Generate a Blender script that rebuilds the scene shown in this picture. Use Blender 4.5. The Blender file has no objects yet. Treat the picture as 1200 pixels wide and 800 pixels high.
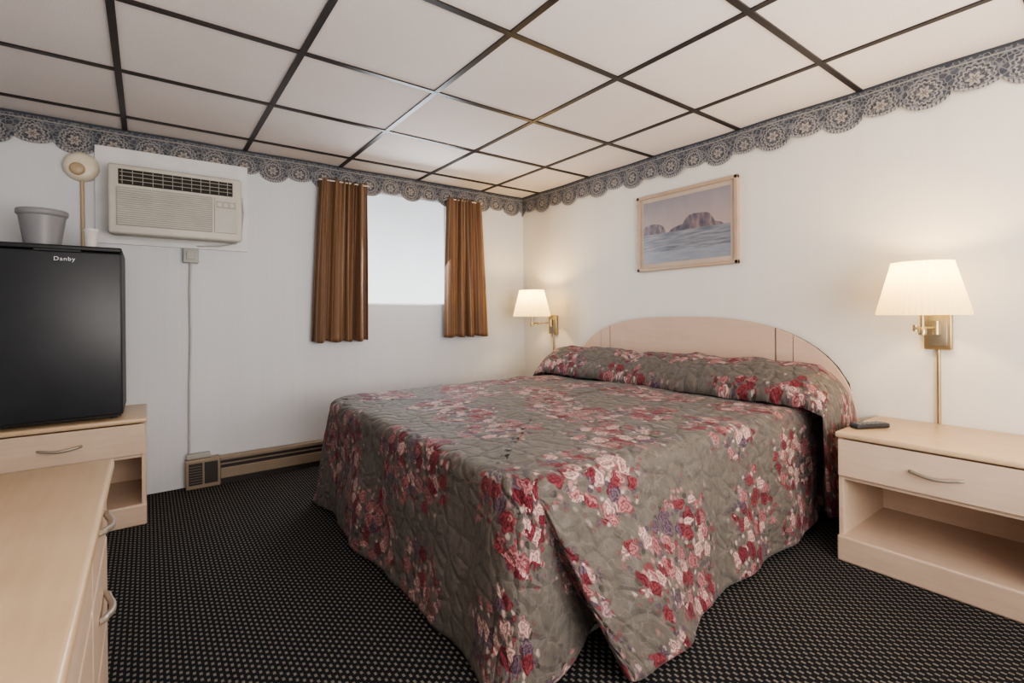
import bpy, bmesh, math, random
from mathutils import Vector, Matrix, noise
random.seed(3)
scene=bpy.context.scene
COL=scene.collection
R0=math.radians
# ------------------------------------------------------------------ node helper
class NT:
    def __init__(s,name):
        s.m=bpy.data.materials.new(name); s.m.use_nodes=True
        s.t=s.m.node_tree; s.n=s.t.nodes; s.l=s.t.links
        s.b=s.n['Principled BSDF']; s.out=s.n['Material Output']
    def put(s,sock,v):
        if v is None: return
        if isinstance(v,bpy.types.NodeSocket): s.l.new(v,sock)
        else:
            if hasattr(sock,'default_value'):
                try: sock.default_value=v
                except Exception: sock.default_value=(v[0],v[1],v[2],1) if len(v)==3 else v
    def math(s,op,a,b=None,c=None,clamp=False):
        n=s.n.new('ShaderNodeMath'); n.operation=op; n.use_clamp=clamp
        s.put(n.inputs[0],a); s.put(n.inputs[1],b); s.put(n.inputs[2],c); return n.outputs[0]
    def coord(s,kind='Object'):
        return s.n.new('ShaderNodeTexCoord').outputs[kind]
    def mapping(s,v,scale=(1,1,1),loc=(0,0,0),rot=(0,0,0)):
        n=s.n.new('ShaderNodeMapping'); s.put(n.inputs['Vector'],v)
        n.inputs['Scale'].default_value=scale; n.inputs['Location'].default_value=loc; n.inputs['Rotation'].default_value=rot
        return n.outputs[0]
    def sep(s,v):
        n=s.n.new('ShaderNodeSeparateXYZ'); s.put(n.inputs[0],v); return n.outputs
    def noise(s,v,scale=5,detail=3,rough=.5,out='Fac'):
        n=s.n.new('ShaderNodeTexNoise'); s.put(n.inputs['Vector'],v); n.inputs['Scale'].default_value=scale
        n.inputs['Detail'].default_value=detail; n.inputs['Roughness'].default_value=rough; return n.outputs[out]
    def vor(s,v,scale=5,feature='F1',rand=1.0,dim='3D'):
        n=s.n.new('ShaderNodeTexVoronoi'); n.voronoi_dimensions=dim; n.feature=feature; s.put(n.inputs['Vector'],v); n.inputs['Scale'].default_value=scale
        n.inputs['Randomness'].default_value=rand; return n.outputs
    def ramp(s,f,stops,interp='LINEAR'):
        n=s.n.new('ShaderNodeValToRGB'); s.put(n.inputs[0],f); r=n.color_ramp; r.interpolation=interp
        while len(r.elements)>1: r.elements.remove(r.elements[-1])
        r.elements[0].position=stops[0][0]; c=stops[0][1]; r.elements[0].color=(c[0],c[1],c[2],1)
        for p,c in stops[1:]:
            e=r.elements.new(p); e.color=(c[0],c[1],c[2],1)
        return n.outputs[0]
    def mix(s,f,a,b,mode='MIX'):
        n=s.n.new('ShaderNodeMix'); n.data_type='RGBA'; n.blend_type=mode
        s.put(n.inputs[0],f)
        for i,v in ((6,a),(7,b)):
            if isinstance(v,(tuple,list)): v=(v[0],v[1],v[2],1)
            s.put(n.inputs[i],v)
        return n.outputs[2]
    def vmath(s,op,a,b=None):
        n=s.n.new('ShaderNodeVectorMath'); n.operation=op; s.put(n.inputs[0],a)
        if b is not None: s.put(n.inputs[1],b)
        return n.outputs[0]
    def vadd(s,a,b,scale=1.0):
        n0=s.n.new('ShaderNodeVectorMath'); n0.operation='SUBTRACT'; s.put(n0.inputs[0],b); n0.inputs[1].default_value=(.5,.5,.5)
        n=s.n.new('ShaderNodeVectorMath'); n.operation='MULTIPLY_ADD'; s.put(n.inputs[0],n0.outputs[0]); n.inputs[1].default_value=(scale,)*3; s.put(n.inputs[2],a); return n.outputs[0]
    def bump(s,h,dist=.002,strength=1.0):
        n=s.n.new('ShaderNodeBump'); s.put(n.inputs['Height'],h); n.inputs['Distance'].default_value=dist; n.inputs['Strength'].default_value=strength
        s.l.new(n.outputs[0],s.b.inputs['Normal'])
    def base(s,c):
        if isinstance(c,(tuple,list)): c=(c[0],c[1],c[2],1)
        s.put(s.b.inputs['Base Color'],c)
    def set(s,rough=.5,metal=0,spec=None):
        s.b.inputs['Roughness'].default_value=rough; s.b.inputs['Metallic'].default_value=metal
        if spec is not None: s.b.inputs['Specular IOR Level'].default_value=spec

def simple(name,col,rough=.5,metal=0,var=.06,scale=12,bump=0):
    t=NT(name); v=t.coord()
    f=t.noise(v,scale,4)
    d=tuple(c*(1-var) for c in col); b=tuple(min(1,c*(1+var)) for c in col)
    t.base(t.ramp(f,[(.3,d),(.7,b)])); t.set(rough,metal)
    if bump: t.bump(t.noise(v,scale*8,3),bump)
    return t.m

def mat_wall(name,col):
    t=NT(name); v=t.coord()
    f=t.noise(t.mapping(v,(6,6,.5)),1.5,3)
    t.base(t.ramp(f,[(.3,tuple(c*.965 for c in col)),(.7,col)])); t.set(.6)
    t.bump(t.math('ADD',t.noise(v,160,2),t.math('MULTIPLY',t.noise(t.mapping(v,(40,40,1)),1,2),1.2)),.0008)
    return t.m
M_wallb=mat_wall('wall_paint_shaded',(.65,.665,.695))  # white paint with the wall's shading and cool tint put into its colour
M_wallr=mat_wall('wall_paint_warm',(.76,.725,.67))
def mat_carpet():
    t=NT('woven_carpet'); v=t.coord()
    v2=t.vadd(v,t.noise(v,40,2,out='Color'),.003)
    x,y,z=t.sep(v2)
    px,py=.028,.0155
    row=t.math('FLOOR',t.math('DIVIDE',x,py))
    off=t.math('MULTIPLY',t.math('MODULO',t.math('ADD',row,1000),2),.5)
    fy=t.math('FRACT',t.math('ADD',t.math('ADD',t.math('DIVIDE',y,px),off),1000))
    fx=t.math('FRACT',t.math('ADD',t.math('DIVIDE',x,py),1000))
    a=t.math('LESS_THAN',t.math('ABSOLUTE',t.math('SUBTRACT',fx,.5)),.25)
    b=t.math('LESS_THAN',t.math('ABSOLUTE',t.math('SUBTRACT',fy,.5)),.23)
    m=t.math('MULTIPLY',a,b)
    n=t.noise(v,350,3)
    dark=t.ramp(n,[(.3,(.008,.0085,.011)),(.7,(.030,.031,.036))])
    lite=t.ramp(n,[(.3,(.13,.118,.10)),(.7,(.30,.275,.24))])
    t.base(t.mix(m,dark,lite)); t.set(.95,spec=.1)
    t.bump(t.math('ADD',m,n),.003)
    return t.m
M_carpet=mat_carpet()
def mat_tile():
    t=NT('ceiling_tile'); v=t.coord()
    n=t.noise(v,2.5,3); f=t.noise(v,220,3)
    c=t.ramp(n,[(.3,(.81,.755,.735)),(.7,(.87,.82,.80))])
    t.base(t.mix(t.ramp(f,[(.35,(0,0,0)),(.6,(1,1,1))]),(.77,.71,.69),c)); t.set(.85)
    t.bump(f,.0015)
    return t.m
M_tile=mat_tile()
M_tbar=simple('bronze_grid_bar',(.035,.028,.026),.35,.3)
def mat_lam(name,a,b,rough=.38):
    t=NT(name); v=t.coord()
    f=t.noise(t.mapping(v,(3,3,3)),3,5,.6); g=t.noise(t.mapping(v,(60,5,60)),1,3)
    c=t.mix(.5,t.ramp(f,[(.3,a),(.7,b)]),t.ramp(g,[(.3,a),(.7,b)]))
    t.base(c); t.set(rough); return t.m
M_lam=mat_lam('beige_laminate',(.59,.44,.33),(.68,.52,.395))
M_lamtop=mat_lam('beige_laminate_top',(.55,.385,.235),(.65,.475,.31),.3)
M_head=mat_lam('pinkish_headboard_laminate',(.58,.415,.315),(.65,.48,.37))
M_dark=simple('dark_gap',(.03,.025,.02),.8)
M_handle=simple('beige_handle_metal',(.34,.29,.235),.35,.4)
M_brass=simple('antique_brass',(.42,.33,.19),.3,.85)
M_brassd=simple('brushed_nickel_plate',(.33,.30,.24),.35,.8)
M_black=simple('black_fridge_door',(.022,.024,.029),.38,0,.15,6)
M_blackb=simple('black_fridge_body',(.015,.016,.018),.5)
M_white=simple('white_lettering',(.8,.8,.8),.5)
M_acw=simple('aged_white_plastic',(.54,.51,.45),.45)
M_acg=simple('grey_beige_grille',(.36,.34,.30),.5)
M_acl=simple('grille_light_slat',(.50,.48,.43),.5)
M_panel=simple('white_painted_panel',(.70,.70,.705),.55)
M_bucket=simple('grey_plastic',(.25,.25,.265),.4)
M_cup=simple('white_plastic',(.68,.66,.62),.35)
M_cream=simple('cream_plastic',(.72,.64,.50),.4)
M_tan=simple('tan_plastic',(.48,.36,.22),.4)
M_cord=simple('grey_white_cord',(.46,.46,.46),.5)
M_obox=simple('grey_outlet_box',(.38,.38,.355),.5)
M_heat=simple('tan_heater_metal',(.30,.235,.17),.45,.1)
M_heatd=simple('dark_heater_slot',(.04,.032,.03),.5)
M_remote=simple('black_remote_plastic',(.025,.025,.028),.4)
M_btn=simple('grey_button_rubber',(.25,.25,.26),.5)
M_mattress=simple('white_mattress_fabric',(.75,.74,.72),.9)

def mat_bed():
    t=NT('floral_quilted_fabric'); uv=t.coord('UV')
    w=t.vadd(uv,t.noise(uv,7,3,out='Color'),.13)
    w2=t.vadd(uv,t.noise(uv,22,3,out='Color'),.028)
    big=t.vor(w,2.75,'F1',.62,'2D')
    d=t.math('ADD',big['Distance'],t.math('MULTIPLY',t.math('SUBTRACT',t.noise(uv,13,4,.6),.5),.50))
    fringe=t.ramp(d,[(.44,(1,1,1)),(.57,(0,0,0))])
    def blossoms(sc):
        fl=t.vor(w2,sc,'F1',.95,'2D')
        dv=t.vmath('SUBTRACT',w2,fl['Position'])
        x,y,_=t.sep(dv); th=t.math('ARCTAN2',y,x)
        rn=t.sep(fl['Color'])
        dist=fl['Distance']
        ruff=t.math('ADD',dist,t.math('MULTIPLY',t.math('COSINE',t.math('ADD',t.math('MULTIPLY',th,5),t.math('MULTIPLY',rn[1],6.28))),.055))
        ruff=t.math('ADD',ruff,t.math('MULTIPLY',t.math('SUBTRACT',t.noise(uv,90,2),.5),.16))
        inside=t.ramp(ruff,[(.42,(1,1,1)),(.48,(0,0,0))])
        rings=t.math('SINE',t.math('ADD',t.math('MULTIPLY',ruff,26),t.math('MULTIPLY',t.math('SINE',t.math('MULTIPLY',th,3)),1.6)))
        sh=t.ramp(t.math('ADD',t.math('MULTIPLY',rings,.5),.5),[(.1,(.50,.42,.44)),(.6,(1.0,1.0,1.0)),(1,(1.2,1.2,1.2))])
        return fl,rn,inside,sh,dist
    fl,rn,inside,sh,dist=blossoms(15.5)
    rnd=t.math('ADD',t.math('MULTIPLY',rn[0],.80),t.math('MULTIPLY',d,.42))
    bl=t.ramp(rnd,[(0,(.47,.31,.28)),(.20,(.31,.125,.13)),(.34,(.19,.035,.045)),(.48,(.34,.155,.155)),(.60,(.47,.32,.29)),(.70,(.155,.024,.036)),(.82,(.12,.08,.105)),(.92,(.32,.21,.215))],'CONSTANT')
    col=t.mix(1.0,bl,sh,'MULTIPLY')
    mask=t.ramp(t.math('ADD',d,t.math('MULTIPLY',dist,.10)),[(.445,(1,1,1)),(.47,(0,0,0))])
    f2=t.vor(w2,43,'F1',1,'2D'); r2=t.sep(f2['Color'])
    c2=t.ramp(t.math('ADD',t.math('MULTIPLY',r2[0],.85),t.math('MULTIPLY',d,.25)),[(0,(.48,.37,.33)),(.22,(.21,.05,.06)),(.42,(.37,.20,.19)),(.56,(.065,.058,.048)),(.70,(.11,.075,.10)),(.84,(.20,.165,.155)),(.95,(.26,.10,.105))],'CONSTANT')
    s2=t.ramp(f2['Distance'],[(.1,(1,1,1)),(.6,(.45,.42,.42))])
    c2=t.mix(1.0,c2,s2,'MULTIPLY')
    g=t.noise(uv,22,5,.65)
    ground=t.ramp(g,[(.3,(.092,.079,.067)),(.7,(.150,.132,.114))])
    sprig=t.math('MULTIPLY',t.ramp(f2['Distance'],[(.40,(1,1,1)),(.48,(0,0,0))]),fringe)
    keep=t.math('GREATER_THAN',t.math('SUBTRACT',1.12,t.math('MULTIPLY',d,1.35)),r2[2])
    c=t.mix(t.math('MULTIPLY',sprig,keep),ground,c2)
    tw=t.math('LESS_THAN',t.math('ABSOLUTE',t.math('SUBTRACT',t.noise(uv,11,2),.5)),.009)
    c=t.mix(t.math('MULTIPLY',tw,.45),c,(.20,.17,.155))
    c=t.mix(t.math('MULTIPLY',mask,inside),c,col)
    t.base(c); t.set(.72,spec=.25)
    t.b.inputs['Sheen Weight'].default_value=.1
    q=t.vor(t.vadd(uv,t.noise(uv,6,2,out='Color'),.10),13,'DISTANCE_TO_EDGE',1,'2D')
    h=t.math('ADD',t.math('MULTIPLY',t.math('MINIMUM',q['Distance'],.22),3.4),t.math('MULTIPLY',t.noise(uv,24,3),1.1))
    t.bump(h,.009,.8)
    return t.m
M_bed=mat_bed()
def mat_curtain():
    t=NT('striped_curtain_fabric'); uv=t.coord('UV')
    u,vv,_=t.sep(uv)
    f=t.math('FRACT',t.math('MULTIPLY',u,7.5))
    c=t.ramp(f,[(0,(.155,.068,.030)),(.26,(.060,.030,.018)),(.32,(.17,.080,.036)),(.50,(.25,.155,.08)),(.55,(.14,.064,.028)),(.68,(.045,.025,.018)),(.73,(.17,.080,.036)),(.88,(.34,.25,.145)),(.93,(.15,.068,.030))],'CONSTANT')
    n=t.noise(t.mapping(uv,(300,20,1)),1,3)
    t.base(t.mix(.2,c,t.ramp(n,[(.3,(.09,.05,.025)),(.7,(.26,.16,.08))]))); t.set(.6); t.b.inputs['Sheen Weight'].default_value=.15
    t.bump(n,.0008); return t.m
M_curt=mat_curtain()
def mat_lace():
    t=NT('lace_border_paper'); uv=t.coord('UV')
    u,z,_=t.sep(uv)   # u metres along, z metres below ceiling (positive)
    per=.165
    du=t.math('MULTIPLY',t.math('SUBTRACT',t.math('FRACT',t.math('DIVIDE',u,per)),.5),per)
    dz=t.math('SUBTRACT',z,.105)
    dist=t.math('SQRT',t.math('ADD',t.math('MULTIPLY',du,du),t.math('MULTIPLY',dz,dz)))
    th=t.math('ARCTAN2',dz,du)
    r=t.math('SUBTRACT',dist,t.math('MULTIPLY',t.math('COSINE',t.math('MULTIPLY',th,6)),.007))
    fl=t.ramp(r,[(.005,(.10,.09,.10)),(.010,(.34,.30,.27)),(.020,(.36,.32,.29)),(.027,(.03,.032,.042))])
    fmask=t.math('LESS_THAN',r,.028)
    r2=t.math('SUBTRACT',dist,t.math('MULTIPLY',t.math('COSINE',t.math('MULTIPLY',th,16)),.0035))
    ring=t.math('LESS_THAN',t.math('ABSOLUTE',t.math('SUBTRACT',r2,.045)),.0035)
    ring2=t.math('LESS_THAN',t.math('ABSOLUTE',t.math('SUBTRACT',r2,.062)),.003)
    vo=t.vor(uv,48,'DISTANCE_TO_EDGE')
    net=t.math('LESS_THAN',vo['Distance'],.08)
    n=t.noise(uv,30,3)
    ground=t.ramp(n,[(.35,(.036,.041,.056)),(.65,(.090,.097,.120))])
    c=t.mix(t.math('MULTIPLY',net,.65),ground,(.24,.235,.235))
    c=t.mix(ring2,c,(.26,.245,.24)); c=t.mix(ring,c,(.31,.285,.27)); c=t.mix(fmask,c,fl)
    at=t.n.new('ShaderNodeAttribute'); at.attribute_name='edge'
    fac=at.outputs['Fac']
    beads=t.math('GREATER_THAN',t.math('SINE',t.math('MULTIPLY',u,420)),-.2)
    em=t.math('MULTIPLY',t.math('GREATER_THAN',fac,.92),beads)
    c=t.mix(em,c,(.34,.32,.31))
    c=t.mix(t.math('LESS_THAN',z,.012),c,(.045,.05,.062))
    c=t.mix(t.math('LESS_THAN',t.math('ABSOLUTE',t.math('SUBTRACT',z,.030)),.003),c,(.28,.265,.25))
    t.base(c); t.set(.7); return t.m
M_lace=mat_lace()
def mat_shade():
    t=NT('pleated_cream_shade')
    d=t.n.new('ShaderNodeBsdfTranslucent'); d.inputs['Color'].default_value=(.90,.80,.50,1)
    f=t.n.new('ShaderNodeBsdfDiffuse'); f.inputs['Color'].default_value=(.66,.60,.42,1)
    e=t.n.new('ShaderNodeEmission'); v=t.coord()
    e.inputs['Strength'].default_value=.42
    t.put(e.inputs['Color'],t.ramp(t.noise(v,8,2),[(.3,(1,.78,.32)),(.7,(1,.83,.40))]))
    m=t.n.new('ShaderNodeMixShader'); m.inputs[0].default_value=.5
    t.l.new(d.outputs[0],m.inputs[1]); t.l.new(f.outputs[0],m.inputs[2])
    a=t.n.new('ShaderNodeAddShader'); t.l.new(m.outputs[0],a.inputs[0]); t.l.new(e.outputs[0],a.inputs[1])
    t.l.new(a.outputs[0],t.out.inputs[0]); return t.m
M_shade=mat_shade()
def mat_emit(name,stops,strength,axis=2,lo=0,hi=1):
    t=NT(name); v=t.coord(); s=t.sep(v)[axis]
    f=t.math('DIVIDE',t.math('SUBTRACT',s,lo),hi-lo)
    f=t.math('ADD',f,t.math('MULTIPLY',t.math('SUBTRACT',t.noise(t.mapping(v,(2,2,2)),2,2),.5),.25))
    e=t.n.new('ShaderNodeEmission'); t.put(e.inputs['Color'],t.ramp(f,stops)); e.inputs['Strength'].default_value=strength
    t.l.new(e.outputs[0],t.out.inputs[0]); return t.m
M_pane=mat_emit('daylit_frosted_pane',[(0,(.98,1,1)),(.35,(.84,.88,.90)),(.75,(.60,.63,.64)),(1,(.47,.49,.50))],2.0,2,1.118,1.979)  # daylight gradient painted into the emission colour, brighter towards the sill
M_bulb=mat_emit('warm_bulb',[(0,(1,.8,.5)),(1,(1,.85,.6))],6)
def mat_print():
    t=NT('seascape_print'); uv=t.coord('UV'); u,v,_=t.sep(uv)
    n=t.noise(t.mapping(uv,(3,1,1)),3,4)
    sky=t.ramp(t.math('ADD',v,t.math('MULTIPLY',t.math('SUBTRACT',n,.5),.3)),[(.5,(.42,.33,.31)),(.75,(.34,.295,.30)),(1,(.27,.255,.28))])
    water=t.ramp(t.noise(t.mapping(uv,(3,22,1)),1.5,4),[(.3,(.12,.135,.165)),(.5,(.21,.225,.26)),(.7,(.34,.325,.335))])
    def bumpf(c,w,h):
        a=t.math('DIVIDE',t.math('ABSOLUTE',t.math('SUBTRACT',u,c)),w)
        return t.math('MULTIPLY',t.math('SUBTRACT',1,t.math('POWER',a,4)),h,clamp=True)
    prof=t.math('MAXIMUM',t.math('MAXIMUM',bumpf(.12,.17,.17),bumpf(.62,.32,.10)),bumpf(.66,.20,.23))
    prof=t.math('ADD',t.math('ADD',.46,prof),t.math('MULTIPLY',t.math('SUBTRACT',t.noise(uv,14,4),.5),.07))
    rock=t.ramp(t.noise(t.mapping(uv,(22,5,1)),1,4),[(.3,(.07,.08,.115)),(.55,(.20,.155,.17)),(.75,(.40,.28,.24))])
    c=t.mix(t.math('LESS_THAN',v,prof),sky,rock)
    c=t.mix(t.math('LESS_THAN',v,.47),c,water)
    shore=t.math('LESS_THAN',v,t.math('ADD',.10,t.math('MULTIPLY',t.noise(uv,6,3),.16)))
    c=t.mix(t.math('MULTIPLY',shore,.6),c,(.30,.32,.37))
    t.base(c); t.set(.3); return t.m
M_print=mat_print()
M_frame=simple('pale_oak_frame',(.46,.34,.24),.4)
M_mat=simple('beige_mat_board',(.50,.40,.32),.8)

# ------------------------------------------------------------------ mesh builder
class MB:
    def __init__(s): s.v=[];s.f=[];s.mi=[];s.uv=None
    def addbm(s,bm,mi=0):
        o=len(s.v); bm.verts.ensure_lookup_table()
        for i,v in enumerate(bm.verts): v.index=i; s.v.append(tuple(v.co))
        for f in bm.faces: s.f.append([o+v.index for v in f.verts]); s.mi.append(mi)
        bm.free()
    def box(s,x0,x1,y0,y1,z0,z1,b=0,mi=0,seg=2,rot=None):
        bm=bmesh.new(); bmesh.ops.create_cube(bm,size=1)
        for v in bm.verts:
            v.co=Vector(((x0+x1)/2+v.co.x*(x1-x0),(y0+y1)/2+v.co.y*(y1-y0),(z0+z1)/2+v.co.z*(z1-z0)))
        if b: bmesh.ops.bevel(bm,geom=bm.edges[:],offset=b,segments=seg,profile=.5,affect='EDGES')
        if rot:
            c=Vector(((x0+x1)/2,(y0+y1)/2,(z0+z1)/2)); bmesh.ops.rotate(bm,verts=bm.verts,cent=c,matrix=rot)
        s.addbm(bm,mi); return s
    def tube(s,pts,r,seg=12,mi=0,cap=True):
        pts=[Vector(p) for p in pts]; o=len(s.v)
        rr=r if isinstance(r,(list,tuple)) else [r]*len(pts)
        up=None
        for i,p in enumerate(pts):
            d=(pts[min(i+1,len(pts)-1)]-pts[max(i-1,0)]).normalized()
            if up is None: up=Vector((0,0,1)) if abs(d.z)<.9 else Vector((1,0,0))
            a=d.cross(up).normalized(); b=d.cross(a).normalized()
            for k in range(seg):
                th=2*math.pi*k/seg; q=p+a*math.cos(th)*rr[i]+b*math.sin(th)*rr[i]; s.v.append(tuple(q))
        for i in range(len(pts)-1):
            for k in range(seg):
                s.f.append([o+i*seg+k,o+i*seg+(k+1)%seg,o+(i+1)*seg+(k+1)%seg,o+(i+1)*seg+k]); s.mi.append(mi)
        if cap:
            s.f.append([o+k for k in range(seg)][::-1]); s.mi.append(mi)
            s.f.append([o+(len(pts)-1)*seg+k for k in range(seg)]); s.mi.append(mi)
        return s
    def lathe(s,prof,c=(0,0,0),axis='Z',seg=48,mi=0,pleat=0,pamp=0):
        o=len(s.v); n=len(prof)
        for r,h in prof:
            for k in range(seg):
                th=2*math.pi*k/seg; q=r+(pamp*math.cos(pleat*th) if pleat else 0); a,b=q*math.cos(th),q*math.sin(th)
                if axis=='Z': p=(a,b,h)
                elif axis=='X': p=(h,a,b)
                else: p=(a,h,b)
                s.v.append((c[0]+p[0],c[1]+p[1],c[2]+p[2]))
        for i in range(n-1):
            for k in range(seg):
                s.f.append([o+i*seg+k,o+i*seg+(k+1)%seg,o+(i+1)*seg+(k+1)%seg,o+(i+1)*seg+k]); s.mi.append(mi)
        return s
    def grid(s,rows,mi=0):
        o=len(s.v); m=len(rows[0])
        for r in rows:
            for p in r: s.v.append(tuple(p))
        for i in range(len(rows)-1):
            for k in range(m-1):
                s.f.append([o+i*m+k,o+i*m+k+1,o+(i+1)*m+k+1,o+(i+1)*m+k]); s.mi.append(mi)
        return s
    def obj(s,name,mats,parent=None,base=(0,0,0),smooth=False,label=None,uvs=None):
        me=bpy.data.meshes.new(name)
        b=Vector(base)
        me.from_pydata([tuple(Vector(v)-b) for v in s.v],[],s.f)
        if not isinstance(mats,(list,tuple)): mats=[mats]
        for m in mats: me.materials.append(m)
        for p,mi in zip(me.polygons,s.mi): p.material_index=mi
        bm=bmesh.new(); bm.from_mesh(me)
        bmesh.ops.recalc_face_normals(bm,faces=bm.faces)
        bm.to_mesh(me); bm.free()
        if uvs:
            ul=me.uv_layers.new(name='UVMap')
            for l in me.loops: ul.data[l.index].uv=uvs[l.vertex_index]
        if smooth:
            for p in me.polygons: p.use_smooth=True
            try: me.set_sharp_from_angle(angle=R0(35 if smooth is True else smooth))
            except Exception: pass
        o=bpy.data.objects.new(name,me); COL.objects.link(o)
        if parent: o.parent=parent
        else: o.location=b
        if label: o['label']=label
        return o
def thing(name,label,cat,loc,group=None):
    e=bpy.data.objects.new(name,None); e.empty_display_size=.1; e.location=loc; COL.objects.link(e)
    e['label']=label; e['category']=cat
    if group: e['group']=group
    return e
def tag(o,label,cat): o['label']=label; o['category']=cat; return o
def struct(o,label=None,cat=None):
    o['kind']='structure'
    if label: o['label']=label
    if cat: o['category']=cat
    return o
def copy_thing(e,loc,rotz,label):
    n=e.copy(); COL.objects.link(n); n.location=loc; n.rotation_euler=(0,0,rotz); n['label']=label
    def rec(a,b):
        for ch in a.children:
            c=ch.copy(); COL.objects.link(c); c.parent=b; rec(ch,c)
    rec(e,n); return n

# ------------------------------------------------------------------ room
ZC=2.114; XL=-3.48; YB=-5.7; T=.12
struct(MB().box(XL-T,T,YB-T,T,-.1,0).obj('floor',M_carpet),'dark woven carpet with rows of tan dashes','floor')
wx0,wx1,wz0,wz1=-1.50,-.79,1.118,1.985
w=MB()
w.box(XL-T,wx0,0,T,0,ZC); w.box(wx1,T,0,T,0,ZC); w.box(wx0,wx1,0,T,0,wz0); w.box(wx0,wx1,0,T,wz1,ZC)
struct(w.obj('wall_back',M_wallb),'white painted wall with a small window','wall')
struct(MB().box(0,T,YB-T,0,0,ZC).obj('wall_right',M_wallr),'white painted wall behind the bed','wall')
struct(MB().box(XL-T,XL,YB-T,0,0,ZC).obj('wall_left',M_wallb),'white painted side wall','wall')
struct(MB().box(XL,0,YB-T,YB,0,ZC).obj('wall_front',M_wallr),'white painted wall','wall')
c=MB().box(XL-T,T,YB-T,T,ZC,ZC+.06)
bw=.0125
for n in range(0,6):
    x=-(.463+n*.6096)
    if x>XL: c.box(x-bw,x+bw,YB,0,ZC-.006,ZC+.001,mi=1)
for m in range(-1,9):
    y=-(.855+m*.6096)
    if y>YB: c.box(XL,0,y-bw,y+bw,ZC-.0065,ZC+.001,mi=1)
struct(c.obj('ceiling',[M_tile,M_tbar]),'suspended ceiling of off-white tiles in dark metal grid','ceiling')
w=MB()
fr=.012
w.box(wx0,wx0+fr,.02,.09,wz0,wz1); w.box(wx1-fr,wx1,.02,.09,wz0,wz1); w.box(wx0,wx1,.02,.09,wz0,wz0+fr); w.box(wx0,wx1,.02,.09,wz1-fr,wz1)
w.box(wx0,wx1,.062,.068,wz0,wz1,mi=1)
struct(w.obj('window_1',[M_panel,M_pane]),'small window with bright frosted white pane','window')

def scal(u):
    per=.33; f=(u%per)/per
    if f<.54: a=(f/.54)*2-1; return .118+.062*math.sqrt(max(0,1-a*a))
    a=((f-.54)/.46)*2-1; return .118+.034*math.sqrt(max(0,1-a*a))
def border(name,p0,p1,nrm,off):
    L=(Vector(p1)-Vector(p0)).length; d=(Vector(p1)-Vector(p0)).normalized(); n=Vector(nrm)
    N=int(L/.006); V=6; mb=MB(); uvs=[]; ed=[]
    rows=[]
    for j in range(V+1):
        r=[]
        for i in range(N+1):
            u=L*i/N; dep=scal(u+off); t=j/V
            z=dep*t
            r.append(Vector(p0)+d*u+n*(.012+.006*math.sin(u*9))+Vector((0,0,ZC-.001-z))); uvs.append((u+off,z)); ed.append(t)
        rows.append(r)
    mb.grid(rows); o=mb.obj(name,M_lace,uvs=uvs)
    at=o.data.attributes.new('edge','FLOAT','POINT')
    for i,e in enumerate(ed): at.data[i].value=e
    md=o.modifiers.new('s','SOLIDIFY'); md.thickness=.003
    return struct(o,'scalloped blue-grey lace pattern border under the ceiling','trim')
border('trim_1',(XL,0,0),(-.012,0,0),(0,-1,0),.05)
border('trim_2',(0,0,0),(0,YB,0),(-1,0,0),.12)

# ------------------------------------------------------------------ baseboard heater
h=thing('baseboard_heater','long tan metal baseboard heater with dark end grille','heater',(-1.3,-.03,0))
B=h.location
mb=MB(); mb.box(-2.45,-.02,-.02,-.001,0,.165,.002); mb.box(-2.45,-.02,-.065,-.001,.145,.168,.004); mb.box(-2.45,-.02,-.07,-.06,.035,.100,.004)
mb.box(-2.45,-.02,-.058,-.02,.0,.145,mi=1); mb.box(-2.45,-.02,-.064,-.05,.120,.127,.001)
mb.obj('heater_body',[M_heat,M_heatd],h,B)
mb=MB(); mb.box(-2.63,-2.45,-.075,-.001,0,.175,.006); 
for a,b in ((-2.615,-2.545),(-2.535,-2.465)): mb.box(a,b,-.078,-.07,.025,.155,.002,mi=1)
for i in range(7):
    mb.box(-2.612,-2.548,-.080,-.076,.038+i*.016,.0395+i*.016,mi=0)
mb.obj('end_grille',[M_heat,M_heatd],h,B,label='dark slotted grille end box')

# ------------------------------------------------------------------ nightstands
def build_nightstand():
    e=thing('nightstand','beige laminate nightstand with drawer beside the bed','nightstand',(0,0,0),'laminate nightstands')
    W=.325; D=.5; H=.535
    mb=MB()
    mb.box(-D+.015,0,-W+.006,-W+.024,0,H-.02,.002); mb.box(-D+.015,0,W-.024,W-.006,0,H-.02,.002)
    mb.box(-D+.02,0,-W+.02,W-.02,.335,.352,.001); mb.box(-D+.06,0,-W+.02,W-.02,.085,.105,.002)
    mb.box(-.012,0,-W+.02,W-.02,.0,H-.02)
    mb.obj('cabinet_body',M_lam,e)
    mb=MB(); mb.box(-D-.004,-D+.07,-W+.004,W-.004,0,.105,.008,seg=3); mb.obj('plinth',M_lam,e)
    mb=MB(); mb.box(-D-.008,0,-W,W,H-.024,H,.008,seg=3); mb.obj('tabletop',M_lamtop,e,smooth=True)
    mb=MB(); mb.box(-D+.001,-D+.019,-W+.008,W-.008,.352,H-.030,.004); dr=mb.obj('drawer',M_lam,e)
    pts=[(-D+.002,-.075,.43)]+[(-D-.024+.012*abs(math.cos(math.pi*i/10))**3,-.065+.13*i/10,.43-.008*math.sin(math.pi*i/10)) for i in range(11)]+[(-D+.002,.075,.43)]
    mb=MB().tube(pts,.0065,10); mb.obj('handle',M_handle,dr,smooth=True)
    return e
ns=build_nightstand(); ns.location=(-.004,-3.066,0)
ns2=copy_thing(ns,(-3.136,-.004,0),R0(90),'beige laminate nightstand carrying the black mini fridge')

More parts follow.
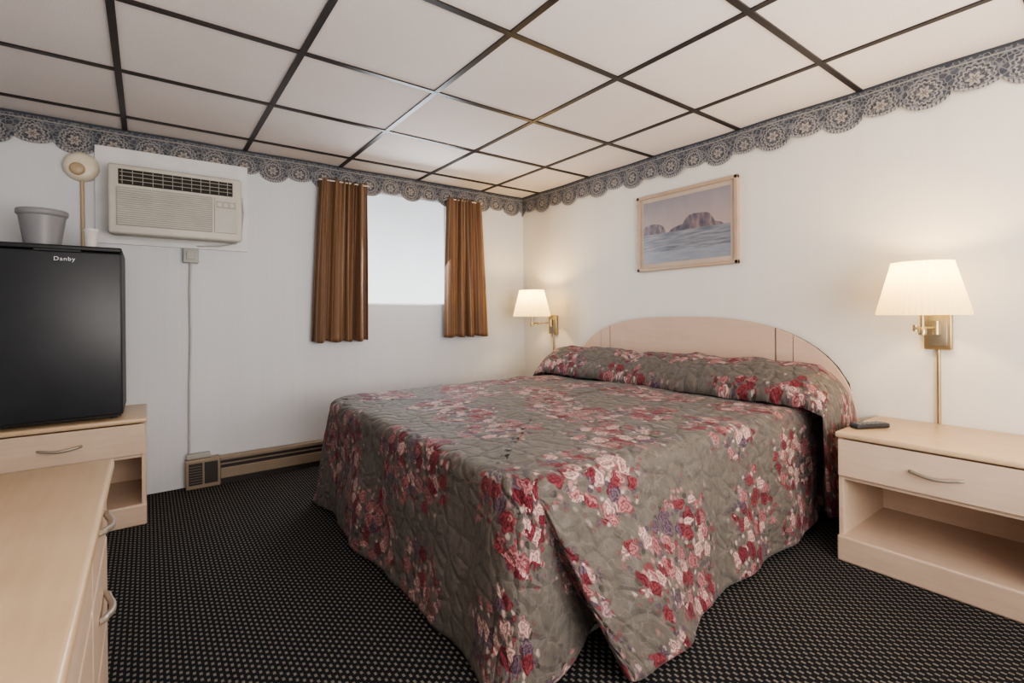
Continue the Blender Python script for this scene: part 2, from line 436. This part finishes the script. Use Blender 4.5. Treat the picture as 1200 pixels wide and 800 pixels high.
# ------------------------------------------------------------------ dresser
e=thing('dresser','long beige laminate dresser with drawers and arched pulls','dresser',(-3.17,-2.75,0)); B=e.location
X1,Y1,Y0,Hd=-2.873,-2.06,-3.46,.70
mb=MB(); mb.box(-3.46,X1-.03,Y0+.01,Y1-.01,.0,Hd-.02,.003); mb.obj('dresser_body',M_lam,e,B)
mb=MB(); mb.box(-3.475,X1,Y0,Y1,Hd-.026,Hd,.008,seg=3); mb.obj('tabletop',M_lamtop,e,B,smooth=True)
for ya,yb in ((Y1-.019,-2.452),(-2.460,Y0+.019)):
    for zb,zt,zc in ((.06,.335,.22),(.345,.525,.443),(.535,.668,.615)):
        d=MB().box(X1-.032,X1-.014,yb,ya,zb,zt,.004).obj('drawer',M_lam,e,B)
        yc=(ya+yb)/2
        pts=[(X1-.016,yc-.065,zc)]+[(X1+.004-.010*abs(math.cos(math.pi*i/10))**3,yc-.055+.11*i/10,zc-.006*math.sin(math.pi*i/10)) for i in range(11)]+[(X1-.016,yc+.065,zc)]
        MB().tube(pts,.0065,10).obj('handle',M_handle,d,B,smooth=True)

# ------------------------------------------------------------------ mini fridge
e=thing('mini_fridge','black mini fridge on the laminate nightstand','fridge',(-3.13,-.26,.535)); B=e.location
fx0,fx1=-3.37,-2.905
mb=MB(); mb.box(fx0,fx1,-.435,-.03,.555,1.365,.008); mb.box(fx0+.01,fx1-.01,-.435,-.04,.545,.56)
for xx in (fx0+.04,fx1-.04):
    for yy in (-.40,-.08): mb.lathe([(0.0,.535),(.014,.535),(.014,.56),(0,.56)],(xx,yy,0),seg=12)
mb.obj('fridge_body',M_blackb,e,B)
mb=MB(); mb.box(fx0,fx1,-.495,-.440,.560,1.352,.010,seg=3); dr=mb.obj('door',M_black,e,B,smooth=True)
MB().box(fx0,fx1,-.497,-.03,1.355,1.378,.007,seg=3).obj('top_panel',M_blackb,e,B,smooth=True)
MB().box(fx0+.15,fx1-.15,-.500,-.47,1.346,1.358,.003).obj('handle',M_blackb,dr,B)
cu=bpy.data.curves.new('txt','FONT'); cu.body='Danby'; cu.size=.026; cu.extrude=.0006; cu.align_x='CENTER'; cu.space_character=1.15
to=bpy.data.objects.new('txt',cu); COL.objects.link(to)
dg=bpy.context.evaluated_depsgraph_get(); me=bpy.data.meshes.new_from_object(to.evaluated_get(dg)); bpy.data.objects.remove(to)
for v in me.vertices:
    x,y,z=v.co; v.co=Vector((x-3.115,-.4960-z,y+1.305))-B
me.name='badge'; me.materials.clear(); me.materials.append(M_white)
o=bpy.data.objects.new('badge',me); COL.objects.link(o); o.parent=dr; o['label']='small white lettering'

mb=MB(); prof=[(0,.0),(.062,0),(.064,.006)]+[(.066+.019*i/8,.006+.135*i/8) for i in range(9)]+[(.091,.146),(.094,.152),(.094,.168),(.091,.172),(.086,.168),(.082,.15),(.064,.01),(0,.01)]
mb.lathe(prof,(-3.205,-.36,1.379),seg=56)
tag(mb.obj('ice_bucket',M_bucket,None,(-3.205,-.36,1.379),smooth=40),'grey plastic ice bucket on the mini fridge','bucket')
mb=MB(); mb.lathe([(0,0),(.022,0),(.029,.085),(.031,.088),(.031,.10),(.027,.10),(.020,.006),(0,.006)],(-3.03,-.36,1.379),seg=32)
tag(mb.obj('cup',M_cup,None,(-3.03,-.36,1.379),smooth=40),'white plastic cup on the mini fridge','cup')

# round wall fixture with cord
e=thing('wall_fixture','round cream wall fixture with tan cord channel below','wall light',(-3.085,0,1.45)); B=e.location
MB().lathe([(0,-.050),(.045,-.050),(.060,-.046),(.072,-.036),(.078,-.022),(.080,-.001),(0,-.001)],(-3.09,0,1.865),axis='Y',seg=48).obj('round_cover',M_cream,e,B,smooth=40)
MB().lathe([(0,-.066),(.022,-.065),(.030,-.060),(.034,-.050),(.034,-.047)],(-3.105,0,1.845),axis='Y',seg=30).obj('center_knob',M_tan,e,B,smooth=40)
MB().tube([(-3.088,-.012,1.80),(-3.087,-.012,1.7),(-3.086,-.012,1.5),(-3.085,-.012,1.40)],.009).obj('cord_channel',M_tan,e,B,smooth=True)

# ------------------------------------------------------------------ air conditioner
mp=MB().box(-3.035,-2.28,-.018,-.001,1.455,2.0,.002)
tag(mp.obj('mounting_panel',M_panel,None,(-2.66,-.001,1.455)),'white painted board behind the air conditioner','panel')
e=thing('air_conditioner','aged white wall air conditioner with louvred front','air conditioner',(-2.655,-.025,1.49)); B=e.location
ax0,ax1,az0,az1=-2.972,-2.338,1.491,1.869
mb=MB(); mb.box(ax0+.01,ax1-.01,-.17,-.022,az0+.01,az1-.01,.006); mb.box(ax0,ax1,-.20,-.155,az0,az1,.014,seg=3)
mb.obj('housing',M_acw,e,B,smooth=True)
mb=MB(); mb.box(ax0+.045,ax1-.05,-.203,-.198,az1-.110,az1-.028,.002,mi=0)
for i in range(3): mb.box(ax0+.05,ax1-.055,-.208,-.199,az1-.090+i*.022,az1-.0865+i*.022,.001,mi=1)
for i in range(12): 
    x=ax0+.06+i*.045; mb.box(x,x+.003,-.207,-.199,az1-.107,az1-.031,mi=1)
mb.obj('air_outlet',[M_dark,M_acg],e,B,label='dark louvred air outlet')
mb=MB(); mb.box(ax0+.035,ax1-.155,-.205,-.197,az0+.045,az1-.125,.002,mi=0)
nsl=17
for i in range(nsl):
    z=az0+.050+i*(az1-az0-.18)/nsl; mb.box(ax0+.04,ax1-.16,-.211,-.203,z,z+.006,.0015,mi=1)
mb.obj('intake_grille',[M_acg,M_acl],e,B)
mb=MB(); mb.box(ax1-.145,ax1-.025,-.207,-.197,az0+.045,az1-.125,.003,mi=0); mb.box(ax1-.135,ax1-.035,-.209,-.205,az1-.185,az1-.145,.001,mi=1)
for i in range(3): mb.box(ax1-.130+i*.032,ax1-.108+i*.032,-.210,-.205,az1-.178,az1-.155,.001,mi=0)
mb.obj('control_panel',[M_acl,M_acg],e,B)
mb=MB()
mb.tube([(ax1-.012,-.06,1.82),(ax1+.02,-.05,1.79),(ax1+.03,-.026,1.7),(ax1+.02,-.026,1.58),(ax1-.01,-.026,1.505),(ax1-.1,-.026,1.478),(-2.56,-.026,1.469)],.0045,8)
mb.obj('power_cord',M_cord,e,B,smooth=True)
e=thing('outlet_box','small grey surface outlet box with hanging cable','outlet',(-2.59,0,1.36)); B=e.location
mb=MB(); mb.box(-2.632,-2.552,-.045,-.001,1.365,1.452,.005); mb.box(-2.615,-2.57,-.052,-.044,1.385,1.438,.003); mb.obj('box_housing',M_obox,e,B)
mb=MB(); mb.tube([(-2.592,-.02,1.37),(-2.598,-.015,1.2),(-2.596,-.014,.9),(-2.604,-.014,.6),(-2.606,-.014,.3),(-2.608,-.02,.208)],.006,8); mb.obj('cable',M_cord,e,B,smooth=True)
tag(MB().box(-2.625,-2.50,-.05,-.001,.176,.205,.004).obj('junction_box',M_obox,None,(-2.56,0,.176)),'small grey cable box on top of the heater','cable box')

# ------------------------------------------------------------------ curtains
def curtain(xl0,xr0,xl1,xr1,label,seed,nf):
    zt,zb=2.0,.855; xc=(xl0+xr0)/2
    e=thing('curtain',label,'curtain',(xc,-.07,zb),'window curtains'); B=e.location
    rows=[];uvs=[];M=160;NR=44
    for j in range(NR+1):
        t=j/NR; z=zt+(zb-zt)*t; tt=t**.8; xl=xl0+(xl1-xl0)*tt; xr=xr0+(xr1-xr0)*tt; r=[]
        for i in range(M+1):
            u=i/M
            a=.018+.022*t
            ph=u*nf*2*math.pi+seed+1.1*math.sin(2*u*4.3+seed)+.25*math.sin(t*4+seed+u*5)
            y=-.07+a*math.sin(ph)*(.7+.3*math.sin(u*9+seed))+.012*(1-t)*math.sin(2.3*ph+1)
            x=xl+(xr-xl)*(u+.018*math.cos(ph))
            zz=z+ (.010*math.sin(ph) if j==0 else 0)+(.006*math.sin(ph) if j==NR else 0)
            r.append((x,y,zz)); uvs.append((u+seed*.1,t))
        rows.append(r)
    mb=MB().grid(rows); o=mb.obj('curtain_fabric',M_curt,e,B,smooth=60,uvs=uvs)
    md=o.modifiers.new('s','SOLIDIFY'); md.thickness=.003
    MB().tube([(xl0-.005,0,1.985),(xl0-.005,-.07,1.985),(xr0+.005,-.07,1.985),(xr0+.005,0,1.985)],.005,8).obj('curtain_rod',M_cup,e,B)
curtain(-1.845,-1.495,-1.905,-1.50,'brown and gold striped curtain gathered wide at the window',.4,4.3)
curtain(-.83,-.51,-.87,-.465,'brown and gold striped curtain gathered beside the room corner',2.1,3.8)

# ------------------------------------------------------------------ picture
e=thing('framed_picture','framed seascape print with rocky mesas over the bed','picture',(0,-1.70,1.325)); B=e.location
y0,y1,z0,z1=-2.07,-1.335,1.325,1.849
mb=MB(); fw_=.022
mb.box(-.026,-.002,y0,y1,z0,z0+fw_,.003); mb.box(-.026,-.002,y0,y1,z1-fw_,z1,.003); mb.box(-.026,-.002,y0,y0+fw_,z0,z1,.003); mb.box(-.026,-.002,y1-fw_,y1,z0,z1,.003)
mb.obj('picture_frame',M_frame,e,B)
MB().box(-.012,-.003,y0+.01,y1-.01,z0+.01,z1-.01).obj('mat_board',M_mat,e,B)
a=.050
mb=MB().grid([[(-.0135,y1-a,z0+a),(-.0135,y0+a,z0+a)],[(-.0135,y1-a,z1-a),(-.0135,y0+a,z1-a)]])
mb.obj('print',M_print,e,B,uvs=[(0,0),(1,0),(0,1),(1,1)])

# ------------------------------------------------------------------ wall lamps
def build_lamp():
    e=thing('wall_lamp','lit brass swing-arm wall lamp with pleated cream shade above the nightstand','wall lamp',(0,0,0),'swing-arm wall lamps')
    mb=MB(); mb.box(-.026,-.001,-.048,.048,-.082,.082,.006,seg=3); mb.box(-.032,-.024,-.034,.034,-.066,.066,.004,mi=1); mb.obj('wall_plate',[M_brass,M_brassd],e,smooth=True)
    mb=MB(); mb.lathe([(.0,-.03),(.014,-.03),(.014,.03),(0,.03)],(-.045,0,.015),seg=20)
    mb.tube([(-.04,0,.015),(-.14,.05,.015)],.006); mb.lathe([(0,-.014),(.009,-.014),(.009,.014),(0,.014)],(-.14,.05,.015),seg=16)
    mb.tube([(-.14,.05,.015),(-.25,0,.015)],.006); mb.tube([(-.25,0,.0),(-.25,0,.16)],.007); mb.lathe([(0,-.022),(.013,-.02),(.015,0),(.009,.012),(0,.014)],(-.25,0,.01),seg=20)
    mb.obj('swing_arm',M_brass,e,smooth=True)
    MB().lathe([(0,.13),(.017,.13),(.017,.165),(0,.167)],(-.25,0,0),seg=20).obj('socket',M_brass,e,smooth=True)
    MB().lathe([(0,.225),(.014,.222),(.026,.205),(.028,.19),(.018,.17),(.012,.16)],(-.25,0,0),seg=20).obj('bulb',M_bulb,e,smooth=60)
    mb=MB(); mb.lathe([(.152,.073),(.153,.082),(.1265,.185),(.102,.280),(.101,.289)],(-.25,0,0),seg=288,pleat=48,pamp=.0020); 
    mb.obj('lamp_shade',M_shade,e,smooth=60)
    MB().tube([(-.012,0,-.08),(-.012,0,-.408)],.007).obj('cord_cover',M_brass,e,smooth=True)
    return e
l1=build_lamp(); l1.location=(0,-2.972,.945)
l2=copy_thing(l1,(0,-.425,.945),0,'lit brass swing-arm wall lamp with pleated cream shade near the corner')
def plight(loc,energy,col,rad=.03):
    L=bpy.data.lights.new('lamp_light','POINT'); L.energy=energy; L.color=col; L.shadow_soft_size=rad
    o=bpy.data.objects.new('lamp_light',L); COL.objects.link(o); o.location=loc; return o
plight((-.25,-2.972,1.175),13,(1,.66,.27)); plight((-.25,-.425,1.175),13,(1,.66,.27))

# ------------------------------------------------------------------ bed
bed=thing('bed','bed with floral quilted bedspread and arched beige headboard','bed',(-1.05,-1.64,0)); B=bed.location
MB().box(-1.93,-.08,-2.46,-.82,0,.25,.02).obj('bed_base',M_mattress,bed,B)
MB().box(-1.97,-.06,-2.49,-.79,.25,.55,.05,seg=4).obj('mattress',M_mattress,bed,B,smooth=True)
yc=-1.69; hw=.985
def hz(o): return .42+.59*(max(0,1-(abs(o)/hw)**2.8))**(1/2.5)
mb=MB()
def slab(o0,o1,xa,xb,zr=0,N=40,zb=.25):
    ts=[o0+(o1-o0)*i/N for i in range(N+1)]
    if abs(o1)>=hw-1e-6 or abs(o0)>=hw-1e-6:
        if o1>0: ts=[o1-(o1-o0)*(1-i/N)**2.2 for i in range(N+1)]
        else: ts=[o0+(o1-o0)*(i/N)**2.2 for i in range(N+1)]
    bm=bmesh.new()
    top=[bm.verts.new((xa,yc+t,hz(t)-zr)) for t in ts]; bot=[bm.verts.new((xa,yc+t,zb)) for t in ts]
    f=bm.faces.new(top+bot[::-1])
    r=bmesh.ops.extrude_face_region(bm,geom=[f]); 
    for v in [g for g in r['geom'] if isinstance(g,bmesh.types.BMVert)]: v.co.x=xb
    return bm
mb.addbm(slab(-hw,hw,-.034,-.004,.004,90),1)
for a,b in ((-hw,-.692),(-.688,-.602),(-.594,.594),(.602,.688),(.692,hw)):
    mb.addbm(slab(a,b,-.044,-.033,0,50),0)
mb.box(-.034,-.004,yc-.8,yc-.7,0,.3,mi=0); mb.box(-.034,-.004,yc+.7,yc+.8,0,.3,mi=0)
mb.obj('headboard',[M_head,M_dark],bed,B,label='arched pinkish beige laminate headboard')
# bedspread: top edge xy, hem xy, hem z, outward angle of the flat cloth (deg)
ctl=[
(-.10,-.74,-.10,-.68,.03,90),(-.6,-.74,-.6,-.68,.03,90),(-1.2,-.74,-1.2,-.67,.03,90),(-1.85,-.745,-1.86,-.69,.02,92),(-1.97,-.76,-2.00,-.70,.02,115),(-2.02,-.83,-2.07,-.75,.02,155),
(-2.03,-1.1,-2.08,-1.1,.015,180),(-2.03,-1.5,-2.06,-1.5,.015,180),(-2.03,-2.0,-2.08,-2.0,.012,180),(-2.03,-2.34,-2.055,-2.34,.012,182),
(-2.02,-2.47,-2.05,-2.48,.012,190),(-1.99,-2.525,-2.01,-2.55,.012,200),(-1.975,-2.538,-1.88,-2.56,.015,212),(-1.965,-2.545,-1.72,-2.50,.04,226),(-1.958,-2.548,-1.66,-2.47,.05,236),
(-1.952,-2.55,-1.67,-2.54,.05,243),(-1.945,-2.552,-1.745,-2.63,.03,250),(-1.93,-2.553,-1.765,-2.69,.02,258),(-1.88,-2.555,-1.70,-2.71,.02,265),
(-1.7,-2.556,-1.50,-2.68,.03,270),(-1.3,-2.556,-1.2,-2.645,.03,270),(-.9,-2.556,-.85,-2.60,.03,270),(-.5,-2.556,-.5,-2.585,.04,270),(-.1,-2.556,-.1,-2.58,.05,270)]
def chaikin(P,k):
    for _ in range(k):
        Q=[P[0]]
        for a,b in zip(P,P[1:]):
            Q.append(tuple(.75*p+.25*q for p,q in zip(a,b))); Q.append(tuple(.25*p+.75*q for p,q in zip(a,b)))
        Q.append(P[-1]); P=Q
    return P
P=chaikin(ctl,2)
acc=[0]
for a,b in zip(P,P[1:]): acc.append(acc[-1]+math.dist(a[:2],b[:2])*.5+math.dist(a[2:4],b[2:4])*.5)
NS=520; Q=[]; k=0
for i in range(NS+1):
    s=acc[-1]*i/NS
    while k<len(acc)-2 and acc[k+1]<s: k+=1
    t=(s-acc[k])/(acc[k+1]-acc[k]+1e-9); Q.append(tuple(p+(q-p)*t for p,q in zip(P[k],P[k+1]))+(s,))
ZT=.583
def nz(x,y,z,s): return noise.noise(Vector((x*s,y*s,z*s)))
rows=[]; uvs=[]
def inset(tx,ty):
    ex=tx+(.05 if tx<-1.98 else (.05*max(0,(-1.9-tx)/.08) if tx<-1.9 else 0)); ey=ty+(.05 if ty<-2.4 else (-.05 if ty>-.85 else 0)); return ex,ey
NTOP=26
for j in range(NTOP):
    t=j/NTOP; r=[]
    for (tx,ty,hx,hy,hzz,an,s) in Q:
        spx=-.10+(tx+.10)*.55; sy=-1.64
        ex,ey=inset(tx,ty)
        x=spx+(ex-spx)*t; y=sy+(ey-sy)*t
        z=ZT+.012*(1-t**2*(3-2*t))+.011*nz(x,y,0,3.0)+.007*nz(x,y,3,8)
        r.append((x,y,z)); uvs.append((x,y))
    rows.append(r)
for j in range(6):
    a=j/5*math.pi/2; r=[]
    for (tx,ty,hx,hy,hzz,an,s) in Q:
        ex,ey=inset(tx,ty)
        x=ex+(tx-ex)*math.sin(a); y=ey+(ty-ey)*math.sin(a); z=ZT-.05*(1-math.cos(a))+(.011*nz(ex,ey,0,3.0)+.007*nz(ex,ey,3,8))*(1-j/5)
        r.append((x,y,z)); ar=R0(an); l=.075*j/5; uvs.append((ex+math.cos(ar)*l,ey+math.sin(ar)*l))
    rows.append(r)
NK=36
for j in range(1,NK+1):
    v=j/NK; r=[]
    for i,(tx,ty,hx,hy,hzz,an,s) in enumerate(Q):
        w_=v**1.15
        x=tx+(hx-tx)*w_; y=ty+(hy-ty)*w_; z=(ZT-.05)+(hzz-(ZT-.05))*v
        a,b=Q[max(0,i-3)],Q[min(NS,i+3)]
        d=Vector((b[2]-a[2]+(b[0]-a[0])*.3,b[3]-a[3]+(b[1]-a[1])*.3)); 
        nrm=Vector((d.y,-d.x)).normalized() if d.length>1e-6 else Vector((0,-1))
        amp=.022*v**.9*math.sin(s*7.5+1.3*math.sin(s*3.1))+.007*v*math.sin(s*19+2)+.018*nz(x,y,z,4)+.008*nz(x,y,z,11)
        if (-2.0<hx<-1.62 and hy<-2.44): amp*=.25
        x+=nrm.x*amp; y+=nrm.y*amp
        r.append((x,y,max(z,.006)))
        ex,ey=inset(tx,ty); ar=R0(an); l=.075+.54*v; uvs.append((ex+math.cos(ar)*l,ey+math.sin(ar)*l))
    rows.append(r)
mb=MB().grid(rows)
o=mb.obj('bedspread',M_bed,bed,B,smooth=180,label='grey-taupe quilted bedspread with crimson and pink bouquets',uvs=uvs)
md=o.modifiers.new('s','SOLIDIFY'); md.thickness=.006; md.offset=-1
def sheet():
    rows=[]; NU=34; uv=[]
    ya,yb=-.72,-2.58
    seq=[]
    for i in range(12): seq.append(('dropL',1-i/12))
    for i in range(8): seq.append(('arcL',1-i/8))
    for i in range(90): seq.append(('top',i/89))
    for i in range(1,9): seq.append(('arcR',i/8))
    for i in range(1,22): seq.append(('dropR',i/21))
    for kind,t in seq:
        r=[]
        for i in range(NU+1):
            u=i/NU
            b=.195*(math.sin(math.pi*min(1,u*1.0)**.85))**.55 if 0<u<1 else 0
            x=-.055-.36*u
            if kind=='top':
                y=ya+(yb-ya)*t
                dip=math.exp(-((y+1.50)/.05)**2)*.030
                endr=min(1,min(t,1-t)/.10); er=.80+.20*math.sqrt(max(0,1-(1-endr)**2))
                z=.596+b*er-dip*(b/.195)+.016*nz(x,y,0,6)*(b>0)+.008*nz(x,y,2,16)
                x2=x-.02*nz(y,0,0,3)*u
                r.append((x2,y,z)); vv=y
            elif kind in('arcR','arcL'):
                a=t*math.pi/2; sg=-1 if kind=='arcR' else 1; y=(yb if kind=='arcR' else ya)+sg*.085*math.sin(a)
                z=.596-.03*math.sin(a)+b*.80*math.cos(a)
                r.append((x,y+sg*.02*math.sin(math.pi*u)*math.sin(a),z+.008*nz(x,y,0,6))); vv=(yb if kind=='arcR' else ya)+sg*t*.2
            else:
                sg=-1 if kind=='dropR' else 1; yy=(yb if kind=='dropR' else ya)+sg*.085
                low=.11 if kind=='dropR' else .15
                z=.566+(low+.05*(1-u)*(1-u)-.566)*t
                y=yy+sg*(.02*math.sin(math.pi*u)+.016*t*math.sin(u*9+.6))
                xx=x+.05*t*(u)  
                r.append((xx,y,z)); vv=(yb if kind=='dropR' else ya)+sg*(.2+.44*t)
            uv.append((-.25-.72*u,vv+.1))
        rows.append(r)
    return rows,uv
rw,uv=sheet()
mb=MB().grid(rw); o=mb.obj('pillow_cover',M_bed,bed,B,smooth=180,label='floral spread folded over the pillows',uvs=uv)
md=o.modifiers.new('s','SOLIDIFY'); md.thickness=.006

# ------------------------------------------------------------------ remote
e=thing('remote_control','black remote control on the nightstand','remote control',(-.33,-2.81,.536)); B=e.location
rot=Matrix.Rotation(R0(-28),3,'Z')
MB().box(-.41,-.25,-2.833,-2.787,.536,.556,.007,seg=3,rot=rot).obj('remote_body',M_remote,e,B,smooth=True)
mb=MB()
for i in range(6):
    for k in range(3):
        p=rot@Vector((-.06+i*.021,(k-1)*.013,0)); mb.box(-.33+p.x-.004,-.33+p.x+.004,-2.81+p.y-.004,-2.81+p.y+.004,.555,.5585,.001)
mb.obj('buttons',M_btn,e,B)

# ------------------------------------------------------------------ lights
def area(name,loc,target,sx,sy,en,col):
    L=bpy.data.lights.new(name,'AREA'); L.shape='RECTANGLE'; L.size=sx; L.size_y=sy; L.energy=en; L.color=col
    o=bpy.data.objects.new(name,L); COL.objects.link(o); o.location=loc
    o.rotation_euler=(Vector(target)-Vector(loc)).to_track_quat('-Z','Y').to_euler(); return o
area('rear_fill_light',(-2.0,-5.5,1.5),(-1.6,0,1.2),2.6,1.2,68,(1,.965,.925))  # added fill lamp behind the camera; the rear wall has no window
area('ceiling_fill',(-1.6,-4.2,.9),(-1.6,-3.2,2.1),1.6,1.2,46,(1,.95,.90))  # unseen upward lamp added to brighten the ceiling
area('window_daylight',(-1.15,-.10,1.55),(-1.3,-2.0,.6),.62,.8,15,(.86,.93,1))
wd=bpy.data.worlds.new('world'); scene.world=wd; wd.use_nodes=True
wd.node_tree.nodes['Background'].inputs[0].default_value=(.75,.85,1,1); wd.node_tree.nodes['Background'].inputs[1].default_value=.5
try: scene.view_settings.look='AgX - Medium High Contrast'
except Exception as ex: print('look',ex)

# ------------------------------------------------------------------ camera
yaw=.642; roll=-.009
fwv=Vector((math.sin(yaw),math.cos(yaw),0)); r=Vector((math.cos(yaw),-math.sin(yaw),0)); u=Vector((0,0,1))
c_,s_=math.cos(roll),math.sin(roll)
rr=r*c_+u*s_; uu=u*c_-r*s_
cam=bpy.data.cameras.new('camera'); cam.sensor_width=36; cam.lens=572.15/1200*36; cam.shift_y=-31.53/1200; cam.clip_start=.02
co=bpy.data.objects.new('camera',cam); COL.objects.link(co)
m=Matrix.Identity(4)
for i in range(3): m[i][0]=rr[i]; m[i][1]=uu[i]; m[i][2]=-fwv[i]
m[0][3],m[1][3],m[2][3]=-2.808,-3.571,1.034
co.matrix_world=m
scene.camera=co
